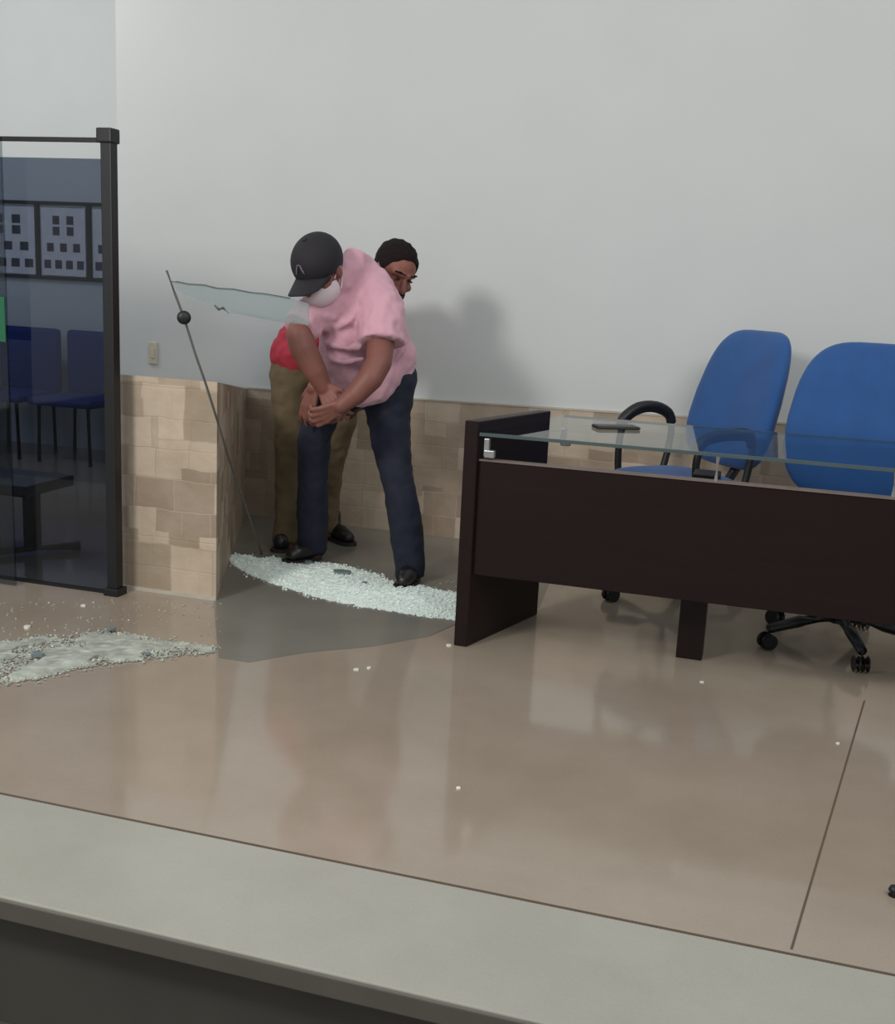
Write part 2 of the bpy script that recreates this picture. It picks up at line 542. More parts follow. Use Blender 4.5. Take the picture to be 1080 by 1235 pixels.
# low bench with T-shaped leg
r = empty('low_bench', (-3.4, 4.03, 0)); tag(r, 'low dark bench with T-shaped leg behind the smoked glass', 'bench')
bm = bmesh.new(); box(bm, (-4.3, 3.86, .285), (-2.955, 4.2, .335), .008); mesh_obj('bench_top', bm, MT['bench'], r)
for X in (-3.055, -4.1):
    bm = bmesh.new(); box(bm, (X - .024, 4.0, .03), (X + .024, 4.06, .29)); l = mesh_obj('leg', bm, MT['black_metal'], r)
    bm = bmesh.new()
    tube(bm, [(X - .1, 3.9, .022), (X + .15, 4.16, .022)], .022, 10); mesh_obj('foot_bar', bm, MT['black_metal'], l)

# ------------------------------------------------------------------ desk
DX0, DX1 = -.965, .82
r = empty('glass_top_desk', (-.1, 3.9, 0)); tag(r, 'dark brown desk with modesty panel and clear glass top', 'desk')
pd = V((.118, .62)).normalized(); pn = V((pd.y, -pd.x))
def side_panel(x):
    b0 = V((x, 3.595)); b1 = b0 + V((.150, .50))
    w = .048
    bm = bmesh.new()
    prism(bm, [b0, b0 + V((w, .0)), b1 + V((w, 0)), b1], 0, [.803, .803, .803, .803])
    es = [e for e in bm.edges]
    bmesh.ops.bevel(bm, geom=es, offset=.003, segments=1, affect='EDGES')
    return mesh_obj('side_panel', bm, MT['wood'], r)
side_panel(-.985); side_panel(DX1)
bm = bmesh.new(); box(bm, (-.945, 3.615, .262), (DX1 + .02, 3.64, .668), .003); mesh_obj('modesty_panel', bm, MT['wood'], r)
bm = bmesh.new(); box(bm, (-.945, 3.610, .6665), (DX1 + .02, 3.645, .6725)); tag(mesh_obj('edge_strip', bm, MT['edge_strip'], r), 'pale line painted as a reflection on the modesty panel edge')  # strip colour paints the reflection along the panel's top edge
bm = bmesh.new(); box(bm, (-.225, 3.80, 0), (-.135, 3.92, .66), .004); mesh_obj('center_support', bm, MT['wood'], r)
# glass top: front edge parallel to the panel, back edge too
gz0, gz1 = .757, .766
bm = bmesh.new()
prism(bm, [(-.925, 3.60), (DX1 + .03, 3.60), (DX1 + .2, 4.31), (-.775, 4.31)], gz0, gz1)
mesh_obj('glass_top', bm, MT['clear'], r)
bm = bmesh.new()
prism(bm, [(-.93, 3.590), (DX1 + .03, 3.590), (DX1 + .03, 3.5995), (-.93, 3.5995)], gz0 - .002, gz1)
tag(mesh_obj('glass_edge', bm, MT['edge'], r), 'dark front edge of the glass')
bm = bmesh.new()
prism(bm, [(-.775, 4.3105), (DX1 + .2, 4.3105), (DX1 + .2, 4.316), (-.775, 4.316)], gz0, gz1)
tag(mesh_obj('glass_edge', bm, MT['edge'], r), 'dark rear edge of the glass')
for X, Y in ((-.90, 3.606), (-.72, 4.05), (DX1 - .02, 3.66), (DX1 + .1, 4.05)):
    bm = bmesh.new(); box(bm, (X - .014, Y - .01, gz0 - .07), (X + .004, Y + .012, gz0 - .01), .003); box(bm, (X - .012, Y - .012, gz0 - .075), (X + .024, Y + .012, gz0 - .05), .003)
    tag(mesh_obj('glass_bracket', bm, MT['chrome'], r), 'shiny metal bracket')
for X in (-.14, .4):
    bm = bmesh.new(); tube(bm, [(X, 3.63, .66), (X, 3.63, gz0 - .001)], .009); mesh_obj('standoff', bm, MT['chrome'], r)
# phone on the glass
p0, p1 = gnd(719, 516.5, gz1), gnd(767, 517.5, gz1)
pr_ = empty('mobile_phone', (p0 + p1) / 2, math.atan2(p1.y - p0.y, p1.x - p0.x)); tag(pr_, 'black mobile phone lying on the glass desk top', 'phone')
bm = bmesh.new(); box(bm, (-.082, -.036, .0005), (.082, .036, .011), .004, pr_.matrix_world); mesh_obj('phone_body', bm, MT['black'], pr_)
bm = bmesh.new(); box(bm, (-.077, -.032, .0108), (.077, .032, .0118), 0, pr_.matrix_world); mesh_obj('screen', bm, MT['shoe'], pr_)


# ------------------------------------------------------------------ office chairs
def pillow(bm, W, Hh, th, low=.9, top=.8, mid=.4, n=3.2, bend=.0, mtx=None, pw=4, na=56, nr=12):
    """upholstered pad: rounded outline, thick in the middle, closing softly at its rim"""
    def outline(a):
        c, q = math.cos(a), math.sin(a)
        z = .5 + .5 * math.copysign(abs(q) ** (2 / n), q)
        wf = low + (1 - low) * math.sin(math.pi / 2 * z / mid) if z < mid else 1 - (1 - top) * ((z - mid) / (1 - mid)) ** 1.4
        return math.copysign(abs(c) ** (2 / n), c) * W / 2 * wf, z * Hh
    ol = [outline(2 * math.pi * k / na) for k in range(na)]
    cz = Hh * .5
    allv, sheets = [], []
    rim = None
    for sg in (-1, 1):
        rings = []
        for i in range(1, nr + 1):
            r = math.sin(math.pi / 2 * i / nr)
            if i == nr and rim:
                rings.append(rim); continue
            g = max(0, 1 - r ** pw) ** .5
            ring = []
            for (x, z) in ol:
                px_, pz_ = x * r, cz + (z - cz) * r
                ring.append(bm.verts.new((px_, sg * th / 2 * g - bend * (2 * px_ / W) ** 2, pz_)))
            allv += ring
            rings.append(ring)
        if not rim: rim = rings[-1]
        ce = bm.verts.new((0, sg * th / 2, cz)); allv.append(ce)
        for k in range(na):
            j = (k + 1) % na
            bm.faces.new((ce, rings[0][k], rings[0][j]))
            for a, b in zip(rings, rings[1:]): bm.faces.new((a[k], b[k], b[j], a[j]))
    if mtx:
        for v in allv: v.co = mtx @ v.co


def smooth_path(pts, n=4):
    pts = [V(p) for p in pts]
    out = []
    for i in range(len(pts) - 1):
        a, b, c, d = pts[max(i - 1, 0)], pts[i], pts[i + 1], pts[min(i + 2, len(pts) - 1)]
        for k in range(n):
            t = k / n
            out.append(.5 * ((2 * b) + (c - a) * t + (2 * a - 5 * b + 4 * c - d) * t * t + (3 * b - a - 3 * c + d) * t ** 3))
    return out + [pts[-1]]


def office_chair(loc, rz, label, seat_z=.47, back_w=.48, back_h=.58, back_z=.52, lean=.2, base_rz=0.0, by=.23, low=.86, top=.8, n=3.3, arms=True):
    r = empty('office_chair', loc, rz); tag(r, label, 'office chair', 'blue office chairs behind the desk')
    mw = r.matrix_world
    bm = bmesh.new()
    pillow(bm, .50, .46, .09, .94, .94, .5, 3.6, mtx=mw @ Matrix.Translation((0, .22, seat_z)) @ Matrix.Rotation(math.pi / 2, 4, 'X'))
    mesh_obj('seat', bm, MT['blue'], r, True)
    bm = bmesh.new()
    pillow(bm, back_w, back_h, .11, low, top, .38, n, .05, mtx=mw @ Matrix.Translation((0, by, back_z)) @ Matrix.Rotation(-lean, 4, 'X'))
    mesh_obj('backrest', bm, MT['blue'], r, True)
    bm = bmesh.new(); tube(bm, [mw @ V(p) for p in ((0, .05, seat_z - .06), (0, .24, seat_z - .05), (0, by + .06, seat_z + .05), (0, by + .09, back_z + .2))], [.02, .02, .022, .022], 10, flat=1)
    mesh_obj('back_support', bm, MT['black'], r, True)
    if arms:
        for s in (-1, 1):
            X = s * .27
            dz = .022 if s > 0 else 0
            bm = bmesh.new()
            pts = [(s * .2, -.1, seat_z - .05), (X, -.1, seat_z - .04), (X, -.115, seat_z + .12), (X, -.09, seat_z + .22 - dz), (X, -.02, seat_z + .265 - dz * 2), (X, .06, seat_z + .27 - dz * 2), (X, .13, seat_z + .24 - dz), (X, .155, seat_z + .17), (X, .13, seat_z + .02), (X, .1, seat_z - .045), (s * .2, .1, seat_z - .05)]
            tube(bm, smooth_path([mw @ V(p) for p in pts]), .015, 10)
            o = mesh_obj('armrest', bm, MT['black'], r, True)
            bm = bmesh.new()
            tube(bm, smooth_path([mw @ V(p) for p in ((X, -.115, seat_z + .19 - dz), (X, -.10, seat_z + .235 - dz), (X, -.03, seat_z + .28 - dz * 2), (X, .06, seat_z + .285 - dz * 2), (X, .13, seat_z + .255 - dz), (X, .152, seat_z + .21 - dz))]), .022, 10)
            mesh_obj('arm_pad', bm, MT['black'], o, True)
    bm = bmesh.new(); tube(bm, [mw @ V((0, 0, .09)), mw @ V((0, 0, .25))], .032); tube(bm, [mw @ V((0, 0, .25)), mw @ V((0, 0, seat_z - .03))], .018)
    box(bm, (-.1, -.12, seat_z - .06), (.1, .12, seat_z - .035), .005, mw)
    mesh_obj('gas_column', bm, MT['black'], r)
    for k in range(5):
        a = base_rz + k * 2 * math.pi / 5
        d = V((math.cos(a), math.sin(a), 0))
        bm = bmesh.new(); tube(bm, [mw @ (d * .02 + V((0, 0, .115))), mw @ (d * .16 + V((0, 0, .10))), mw @ (d * .29 + V((0, 0, .075)))], [.026, .022, .017], 10)
        l = mesh_obj('base_leg', bm, MT['black'], r, True)
        bm = bmesh.new()
        sdn = V((-d.y, d.x, 0))
        for q in (-1, 1):
            c = d * .29 + sdn * .016 * q
            tube(bm, [mw @ (c + V((0, 0, .029)) - sdn * .009), mw @ (c + V((0, 0, .029)) + sdn * .009)], .029, 16)
        tube(bm, [mw @ (d * .29 + V((0, 0, .03))), mw @ (d * .29 + V((0, 0, .08)))], .008)
        mesh_obj('caster', bm, MT['black'], l)
    return r


# facing direction of a chair is local -Y
office_chair((-.34, 4.62, 0), math.atan2(.66, .75) - math.pi / 2 + math.radians(0), 'blue office chair turned sideways behind the glass desk, black armrest beside the phone',
             seat_z=.49, back_w=.53, back_h=.59, back_z=.55, lean=.24, base_rz=1.0, by=.25, low=1.0, top=.80, n=4.4)
office_chair((.33, 4.20, 0), math.radians(-10), 'blue office chair facing forward behind the desk, cut by the picture edge',
             seat_z=.46, back_w=.61, back_h=.62, back_z=.50, lean=.16, base_rz=.1, by=.22, low=.90, top=.80, n=3.9, arms=False)


# ------------------------------------------------------------------ broken door remains
YD = 4.42
r = empty('broken_glass_door', gnd(316, 672)); tag(r, 'remains of a glass door: leaning thin edge strip, round knob and jagged shard', 'broken door')
yb = gnd(317, 673).y
rodpx = [(201, 326, 3.40), (211, 354, 3.42), (222, 383, 3.45), (236, 428, 3.50), (248, 462, 3.55), (264, 513, 3.67), (276, 552, 3.85), (290, 593, 4.08), (304, 633, 4.26), (317, 673, yb)]
rod = [at(*q) for q in rodpx]
rod[-1].z = .002
bm = bmesh.new(); tube(bm, rod, .0045, 8); mesh_obj('edge_strip', bm, MT['grey_metal'], r, True)
bm = bmesh.new()
k = at(222, 383, 3.44)
kd = (CAMP - k).normalized()
tube(bm, [k - kd * .012, k - kd * .008, k + kd * .012, k + kd * .02, k + kd * .024], [.018, .023, .024, .020, .012], 20)
mesh_obj('knob', bm, MT['black_metal'], r, True)
sh = [(206, 340), (213, 340), (228, 343), (246, 344), (262, 348), (282, 349), (302, 353), (322, 355), (350, 360), (372, 366), (372, 392), (344, 389), (316, 385), (292, 380), (276, 378), (269, 371), (264, 373), (259, 368), (240, 362), (226, 356), (214, 351)]
bm = bmesh.new()
def shy(x): return 3.41 + (x - 206) / 166 * .36
f_ = [bm.verts.new(at(x, y, shy(x) - .004)) for x, y in sh]
b_ = [bm.verts.new(v.co + V((0, .008, 0))) for v in f_]
bm.faces.new(f_); bm.faces.new(b_[::-1])
for i in range(len(f_)):
    j = (i + 1) % len(f_); bm.faces.new((f_[i], f_[j], b_[j], b_[i]))
mesh_obj('shard', bm, MT['shard'], r)
bm = bmesh.new()
tube(bm, [at(x, y, shy(x)) for x, y in sh[:9]], .0036, 6)
tube(bm, [at(x, y, shy(x)) for x, y in sh[14:18]], [.002, .006, .006, .003], 6)
tag(mesh_obj('fractured_rim', bm, MT['edge'], r), 'dark fractured rim of the shard')
bm = bmesh.new(); box(bm, (-.03, -.03, 0), (.03, .03, .02), .004, Matrix.Translation(gnd(316, 673))); mesh_obj('pivot_foot', bm, MT['grey_metal'], r)


# ------------------------------------------------------------------ crushed glass
def inside(p, poly):
    c = False
    n = len(poly)
    for i in range(n):
        a, b = poly[i], poly[i - 1]
        if (a.y > p.y) != (b.y > p.y) and p.x < (b.x - a.x) * (p.y - a.y) / (b.y - a.y) + a.x: c = not c
    return c


def edge_dist(p, poly):
    best = 9
    for i in range(len(poly)):
        a, b = poly[i - 1], poly[i]
        d = b - a
        t = max(0, min(1, (p - a).dot(d) / max(1e-9, d.dot(d))))
        best = min(best, (a + d * t - p).length)
    return best


def gem(bm, c, s, rnd):
    n = rnd.choice((4, 5, 5, 6))
    a0 = rnd.random() * 6.3
    rx, ry = rnd.uniform(-.5, .5), rnd.uniform(-.5, .5)
    R = Matrix.Rotation(rx, 3, 'X') @ Matrix.Rotation(ry, 3, 'Y')
    h = s * rnd.uniform(.35, .7)
    pts = [V((math.cos(a0 + 6.283 * k / n) * s * rnd.uniform(.6, 1), math.sin(a0 + 6.283 * k / n) * s * rnd.uniform(.6, 1), 0)) for k in range(n)]
    lo = [bm.verts.new(c + R @ (p - V((0, 0, h / 2)))) for p in pts]
    hi = [bm.verts.new(c + R @ (p * .9 + V((0, 0, h / 2)))) for p in pts]
    bm.faces.new(lo[::-1]); bm.faces.new(hi)
    for i in range(n):
        j = (i + 1) % n; bm.faces.new((lo[i], lo[j], hi[j], hi[i]))


def heap(name, label, pxpoly, material, count, seed, hmax, cell, holes, size):
    rnd = random.Random(seed)
    poly = [gnd(x, y).xy for x, y in pxpoly]
    xs = [p.x for p in poly]; ys = [p.y for p in poly]
    bm = bmesh.new()
    nx, ny = int((max(xs) - min(xs)) / cell) + 2, int((max(ys) - min(ys)) / cell) + 2
    gridv = {}
    def hgt(p):
        d = edge_dist(p, poly)
        q = noise.noise(V((p.x * 5, p.y * 5, seed)))
        return .003 + min(hmax, d * .12) * (.65 + .35 * rnd.random()) * (1 + .5 * q)
    for i in range(nx):
        for j in range(ny):
            p = V((min(xs) + i * cell + rnd.uniform(-.3, .3) * cell, min(ys) + j * cell + rnd.uniform(-.3, .3) * cell))
            if inside(p, poly) and (not holes or noise.noise(V((p.x * 7, p.y * 7, seed + 3))) < holes):
                gridv[i, j] = bm.verts.new((p.x, p.y, hgt(p)))
    for (i, j) in list(gridv):
        q = [gridv.get(k) for k in ((i, j), (i + 1, j), (i + 1, j + 1), (i, j + 1))]
        if all(q): bm.faces.new(q)
    for v in [v for v in bm.verts if not v.link_faces]: bm.verts.remove(v)
    ext = bmesh.ops.extrude_face_region(bm, geom=bm.faces[:])
    low = [g for g in ext['geom'] if isinstance(g, bmesh.types.BMVert)]
    for v in low: v.co.z = .0012
    placed = 0
    while placed < count:
        p = V((rnd.uniform(min(xs), max(xs)), rnd.uniform(min(ys), max(ys))))
        d = edge_dist(p, poly)
        if not inside(p, poly) and (d > .03 or rnd.random() < .88): continue
        s = rnd.uniform(*size)
        gem(bm, V((p.x, p.y, (hgt(p) if inside(p, poly) and not holes else .002) + s * .35)), s, rnd)
        placed += 1
    o = mesh_obj(name, bm, material)
    return tag(o, label, 'glass debris', kind='stuff')


heap('crushed_glass_heap', 'bright heap of crushed glass under the feet of the two men',
     [(273, 673), (283, 684), (300, 694), (322, 703), (345, 710), (372, 719), (400, 726), (435, 733), (470, 738), (505, 744), (535, 748), (556, 750),
      (556, 716), (530, 712), (505, 706), (480, 704), (455, 693), (436, 687), (415, 682), (395, 679), (365, 680), (345, 676), (325, 671), (300, 670), (283, 669)],
     MT['pile'], 2600, 3, .020, .012, 0, (.003, .007))
heap('scattered_glass_heap', 'dusty scatter of crushed glass in front of the smoked partition',
     [(-40, 826), (10, 826), (45, 821), (90, 809), (140, 801), (200, 794), (258, 789), (262, 781), (225, 776), (190, 773), (165, 766), (130, 760), (106, 764), (85, 772), (50, 768), (20, 774), (-40, 772)],
     MT['pile2'], 3400, 5, .010, .014, .22, (.003, .008))
# thin sprinkle towards the partition
rnd = random.Random(11)
bm = bmesh.new()
for i in range(170):
    x, y = rnd.uniform(-30, 270), rnd.uniform(722, 770)
    g = gnd(x, y); s = rnd.uniform(.002, .006); gem(bm, V((g.x, g.y, s * .4)), s, rnd)
for i in range(90):
    x, y = rnd.uniform(470, 560), rnd.uniform(700, 722)
    g = gnd(x, y); s = rnd.uniform(.002, .006); gem(bm, V((g.x, g.y, s * .4)), s, rnd)
tag(mesh_obj('glass_crumbs', bm, MT['pile2']), 'sparse sprinkle of glass crumbs on the tan floor around the heaps', 'glass debris', kind='stuff')


def chip(name, x, y, s, material, label, cat, seed, n=6, z=.0, flat=.4, group=None):
    rnd = random.Random(seed)
    c = gnd(x, y)
    bm = bmesh.new()
    a0 = rnd.random() * 6
    pts = [(c.x + math.cos(a0 + k * 6.283 / n) * s * rnd.uniform(.55, 1), c.y + math.sin(a0 + k * 6.283 / n) * s * rnd.uniform(.55, 1)) for k in range(n)]
    prism(bm, pts, z, z + s * flat)
    return tag(mesh_obj(name, bm, material), label, cat, group)


for a in ((430, 808, .011, 'pale glass chip on the tan floor, left of a close pair below the grey floor patch'),
          (445, 806, .010, 'pale glass chip on the tan floor, right of a close pair below the grey floor patch'),
          (553, 951, .008, 'single pale glass chip alone in the middle of the tan floor'),
          (1011, 897, .008, 'single pale glass chip near the floor joint in front of the desk'),
          (541, 779, .012, 'pale glass chip at the foot of the desk side panel'),
          (100, 731, .012, 'pale glass chip on the floor just before the smoked glass'),
          (33, 757, .016, 'pale glass chip lying behind the dusty glass scatter'),
          (847, 823, .008, 'small pale glass chip on the floor below the desk center support'),
          ):
    chip('glass_chip', a[0], a[1], a[2], MT['chip'], a[3], 'glass chip', int(a[0]), group='loose glass chips on the floor')
for a in ((412, 697, .046, 'dark film flake on the bright glass heap, the largest one'),
          (433, 689, .013, 'small dark film flake at the rear rim of the bright heap'),
          (440, 708, .016, 'dark film flake right of the largest flake'),
          (372, 683, .02, 'dark film flake by the left foot of the man in jeans'),):
    chip('film_flake', a[0], a[1], a[2], MT['flake'], a[3], 'film flake', int(a[0]), z=.018, flat=.3)
for a in ((45, 795, .03, 'grey flake in the middle of the dusty glass scatter'), (135, 763, .022, 'grey flake at the rear rim of the dusty scatter'), (178, 793, .014, 'grey flake at the front rim of the dusty scatter')):
    chip('film_flake', a[0], a[1], a[2], MT['flake'], a[3], 'film flake', int(a[0]), z=.012, flat=.3)
# black cap at the right edge of the floor
c = gnd(1079, 1080)
bm = bmesh.new(); tube(bm, [(c.x, c.y, 0), (c.x, c.y, .012), (c.x, c.y, .02), (c.x, c.y, .024)], [.013, .014, .011, .005], 14)
tag(mesh_obj('rubber_stopper', bm, MT['black'], smooth=True), 'small black rubber stopper on the floor at the right picture edge', 'rubber stopper')


# ------------------------------------------------------------------ people
def head_matrix(c, face, up, s=1.0):
    y = face.normalized()
    z = (up - y * up.dot(y)).normalized()
    x = y.cross(z)
    M = Matrix((x, y, z)).transposed().to_4x4()
    return Matrix.Translation(c) @ M @ Matrix.Scale(s, 4)


def head_forms(bm, M):
    ellipsoid(bm, (0, -.012, .035), (.075, .096, .088), M)
    ellipsoid(bm, (0, .012, -.02), (.066, .078, .085), M)
    ellipsoid(bm, (0, .03, -.07), (.05, .058, .045), M)
    s = M.to_scale()[0]
    capsule(bm, M @ V((0, .085, .018)), M @ V((0, .106, -.022)), .009 * s, .014 * s)
    for q in (-1, 1):
        capsule(bm, M @ V((q * .016, .092, -.026)), M @ V((q * .016, .088, -.026)), .009 * s, .009 * s)
        capsule(bm, M @ V((q * .012, .084, .034)), M @ V((q * .046, .068, .034)), .010 * s, .009 * s)
        capsule(bm, M @ V((q * .045, .062, -.02)), M @ V((q * .052, .045, -.022)), .016 * s, .014 * s)
        ellipsoid(bm, (q * .077, -.008, -.004), (.010, .020, .032), M)
    capsule(bm, M @ V((-.02, .086, -.056)), M @ V((.02, .086, -.056)), .008 * s, .008 * s)
    capsule(bm, M @ V((-.017, .083, -.068)), M @ V((.017, .083, -.068)), .009 * s, .009 * s)
    ellipsoid(bm, (0, .068, -.098), (.024, .022, .02), M)


def hand_forms(bm, wrist, direc, palm_n, thumb_side, curl, s=1.0, spread=.12):
    """palm with four unequal bent fingers and a side thumb"""
    d = direc.normalized()
    n = (palm_n - d * palm_n.dot(d)).normalized()
    sd = d.cross(n) * thumb_side
    W = wrist
    L = .085 * s
    kn = []
    for i, o in enumerate((.030, .010, -.011, -.031)):
        k = W + d * (L * (1.0, 1.04, 1.0, .9)[i]) + sd * o * s
        kn.append(k)
        capsule(bm, W + sd * o * .55 * s + d * .008, k, .014 * s, .0115 * s)
    lens = ((.042, .026, .020), (.047, .030, .022), (.043, .028, .021), (.034, .021, .018))
    for i in range(4):
        p = kn[i]
        ang = 0
        fd0 = (d + sd * (spread * (1.2, .3, -.5, -1.3)[i])).normalized()
        for j in range(3):
            ang += curl[j] * (1 + .06 * i)
            fd = fd0 * math.cos(ang) + n * math.sin(ang)
            q = p + fd * lens[i][j] * s
            capsule(bm, p, q, (.0100, .0092, .0084)[j] * s, (.0092, .0084, .0074)[j] * s)
            p = q
    p = W + sd * .024 * s + d * .018 * s
    t1 = p + (d * .62 + sd * .62 + n * .35).normalized() * .045 * s
    t2 = t1 + (d * .85 + sd * .15 + n * .5).normalized() * .032 * s
    t3 = t2 + (d * .85 - sd * .15 + n * .6).normalized() * .025 * s
    capsule(bm, p, t1, .016 * s, .012 * s); capsule(bm, t1, t2, .011 * s, .010 * s); capsule(bm, t2, t3, .010 * s, .008 * s)


def P(x, y, Y, r): return (at(x, y, Y), r)


def shoe(parent, heel, toe, h=.085):
    heel, toe = V((heel.x, heel.y, 0)), V((toe.x, toe.y, 0))
    d = (toe - heel).normalized()
    z = V((0, 0, 1))
    bm = bmesh.new()
    chain(bm, [(heel + z * .05, .038), (heel + d * .11 + z * .045, .040), (toe - d * .035 + z * .034, .033)])
    capsule(bm, heel + z * .06 + d * .03, heel + z * (h + .03) + d * .03, .045, .045)
    for v in bm.verts: v.co.z = max(v.co.z, .012)
    o = blob('shoe', bm, MT['shoe'], parent, .007, 3)
    bm = bmesh.new()
    s = V((-d.y, d.x, 0))
    outl = []
    for k in range(24):
        a = 2 * math.pi * k / 24
        L = (toe - heel).length / 2 + .012
        c = (heel + toe) / 2
        w = .046 if math.cos(a) > -.2 else .040
        outl.append(c + d * math.copysign(abs(math.cos(a)) ** .6, math.cos(a)) * L + s * math.copysign(abs(math.sin(a)) ** .7, math.sin(a)) * w)
    prism(bm, outl, .001, .016)
    mesh_obj('sole', bm, MT['sole'], o)


def dome(bm, c, r, M, planes, thick=.004):
    """shell of an ellipsoid kept on the positive side of each (point, normal) in local space"""
    b2 = bmesh.new()
    ellipsoid(b2, c, r, None, 40, 28)
    for p, n in planes:
        bmesh.ops.bisect_plane(b2, geom=b2.verts[:] + b2.edges[:] + b2.faces[:], plane_co=p, plane_no=n, clear_inner=True)
    bmesh.ops.recalc_face_normals(b2, faces=b2.faces[:])
    bmesh.ops.solidify(b2, geom=b2.faces[:], thickness=thick)
    for v in b2.verts: v.co = M @ v.co
    me = bpy.data.meshes.new('tmp'); b2.to_mesh(me); b2.free()
    bm.from_mesh(me); bpy.data.meshes.remove(me)


# ---- man with the cap
AH = at(386, 327, 4.03)
MA = head_matrix(AH, cdir(-.42, -.76, .58), cdir(-.28, .72, .58), 1.06)
RA = empty('person', at(430, 470, 4.4) * 1); RA.location.z = 0
RA.matrix_world = Matrix.Translation(RA.location)
tag(RA, 'person in pink shirt, navy jeans, black cap and white mask bending forward and grappling', 'person')
# trousers
lk = [P(470, 458, 4.42, .118), P(469, 505, 4.41, .094), P(474, 545, 4.37, .080), P(481, 585, 4.34, .070), P(490, 632, 4.34, .074), P(494, 672, 4.33, .068), P(495, 697, 4.33, .064)]
rk = [P(430, 458, 4.44, .112), P(391, 492, 4.38, .082), P(379, 530, 4.38, .072), P(377, 580, 4.41, .070), P(377, 625, 4.46, .070), P(377, 664, 4.49, .067)]
bm = bmesh.new()
chain(bm, [P(455, 440, 4.42, .135), P(452, 458, 4.42, .135)])
chain(bm, lk, flat_end=True); chain(bm, rk, flat_end=True)
blob('jeans', bm, MT['jean'], RA, .009, 6, .018, .07)
shoe(RA, at(497, 700, 4.345), at(484, 707, 4.17))
shoe(RA, at(384, 672, 4.50), at(345, 680, 4.36))
# shirt
bm = bmesh.new()
chain(bm, [P(462, 445, 4.42, .142), P(450, 405, 4.36, .150), P(436, 365, 4.28, .150), P(432, 334, 4.28, .098)])
chain(bm, [P(434, 338, 4.26, .098), P(452, 354, 4.24, .092), P(461, 380, 4.17, .096), P(460, 415, 4.12, .098)], flat_end=True)
chain(bm, [P(430, 345, 4.22, .09), P(398, 372, 4.12, .092), P(374, 380, 4.03, .074), P(361, 396, 3.965, .073)], flat_end=True)
chain(bm, [P(420, 385, 4.2, .12), P(416, 430, 4.2, .105), P(424, 462, 4.24, .085)])
chain(bm, [P(478, 432, 4.4, .085), P(452, 462, 4.30, .085), P(436, 474, 4.24, .06)])
capsule(bm, at(428, 320, 4.2), at(408, 340, 4.1), .066, .062)
for q in ((392, 412, 4.09, 414, 420, 4.075, 436, 417, 4.09), (398, 432, 4.095, 418, 437, 4.085, 440, 432, 4.10), (404, 395, 4.08, 420, 388, 4.08, 432, 372, 4.11), (470, 440, 4.29, 482, 428, 4.30, 490, 410, 4.32)):
    tube(bm, smooth_path([at(*q[:3]), at(*q[3:6]), at(*q[6:])]), .013, 8)
blob('shirt', bm, MT['pink'], RA, .008, 5, .022, .06)
# body
bm = bmesh.new()
head_forms(bm, MA)
capsule(bm, MA @ V((0, -.03, -.06)), at(428, 340, 4.2), .055, .062)
chain(bm, [P(432, 345, 4.27, .11), P(440, 372, 4.29, .12), P(452, 410, 4.36, .115), P(458, 450, 4.42, .115)])
chain(bm, [(p, r * .72) for p, r in lk]); chain(bm, [(p, r * .72) for p, r in rk])
wl = at(412, 489, 3.97)
chain(bm, [P(452, 354, 4.22, .055), P(460, 405, 4.13, .056), P(457, 437, 4.06, .052), P(447, 456, 4.02, .050), P(430, 475, 3.99, .042), (wl, .032)])
hand_forms(bm, wl, at(386, 503, 3.95) - wl, cdir(-.1, .55, -.8), 1, (.35, .75, .55), 1.0)
wr = at(390, 466, 4.00)
chain(bm, [P(398, 372, 4.13, .045), P(368, 386, 4.02, .048), P(361, 404, 3.96, .051), P(366, 420, 3.96, .054), P(380, 447, 3.98, .046), (wr, .034)])
hand_forms(bm, wr, at(404, 494, 3.98) - wr, cdir(.3, .0, -.95), 1, (.35, .7, .5), 1.0)
blob('body', bm, MT['skinA'], RA, .005, 4)
# cap
bm = bmesh.new()
dome(bm, (0, -.012, .040), (.090, .110, .096), MA, [(V((0, 0, -.004)), V((0, -.30, 1)))], .004)
capo = mesh_obj('cap', bm, MT['cap'], RA, True)
bm = bmesh.new()
nr, nc = 8, 17
g_ = []
for i in range(nr):
    t_ = i / (nr - 1)
    row = []
    for k_ in range(nc):
        s_ = -1 + 2 * k_ / (nc - 1)
        x = s_ * (.080 - .006 * t_)
        y0 = -.012 + .108 * math.sqrt(max(0, 1 - (x / .092) ** 2))
        y1 = y0 + .082 * math.sqrt(max(0, 1 - s_ ** 4)) * t_
        row.append(bm.verts.new(V((x, y1, .036 - .030 * s_ * s_ - .012 * t_))))
    g_.append(row)
for i in range(nr - 1):
    for k_ in range(nc - 1): bm.faces.new((g_[i][k_], g_[i][k_ + 1], g_[i + 1][k_ + 1], g_[i + 1][k_]))
bmesh.ops.recalc_face_normals(bm, faces=bm.faces[:])
bmesh.ops.solidify(bm, geom=bm.faces[:], thickness=.004)
for v in bm.verts: v.co = MA @ v.co
mesh_obj('brim', bm, MT['cap'], capo, True)
bm = bmesh.new()
def cap_pt(x, z, off=.0035):
    y = -.012 + (.110 + off) * math.sqrt(max(.01, 1 - (x / (.090 + off)) ** 2 - ((z - .040) / (.096 + off)) ** 2)); return MA @ V((x, y, z))
for (xa, za, xb, zb_) in ((-.018, .058, -.006, .088), (-.006, .088, .006, .088), (.006, .088, .018, .058)):
    tube(bm, [cap_pt(xa + (xb - xa) * q / 5, za + (zb_ - za) * q / 5) for q in range(6)], .0032, 6)
tag(mesh_obj('emblem', bm, MT['logo'], capo), 'small grey emblem on the cap front')
bm = bmesh.new()
ellipsoid(bm, (0, 0, .136), (.009, .009, .005), MA, 12, 8); mesh_obj('cap_button', bm, MT['cap'], capo, True)
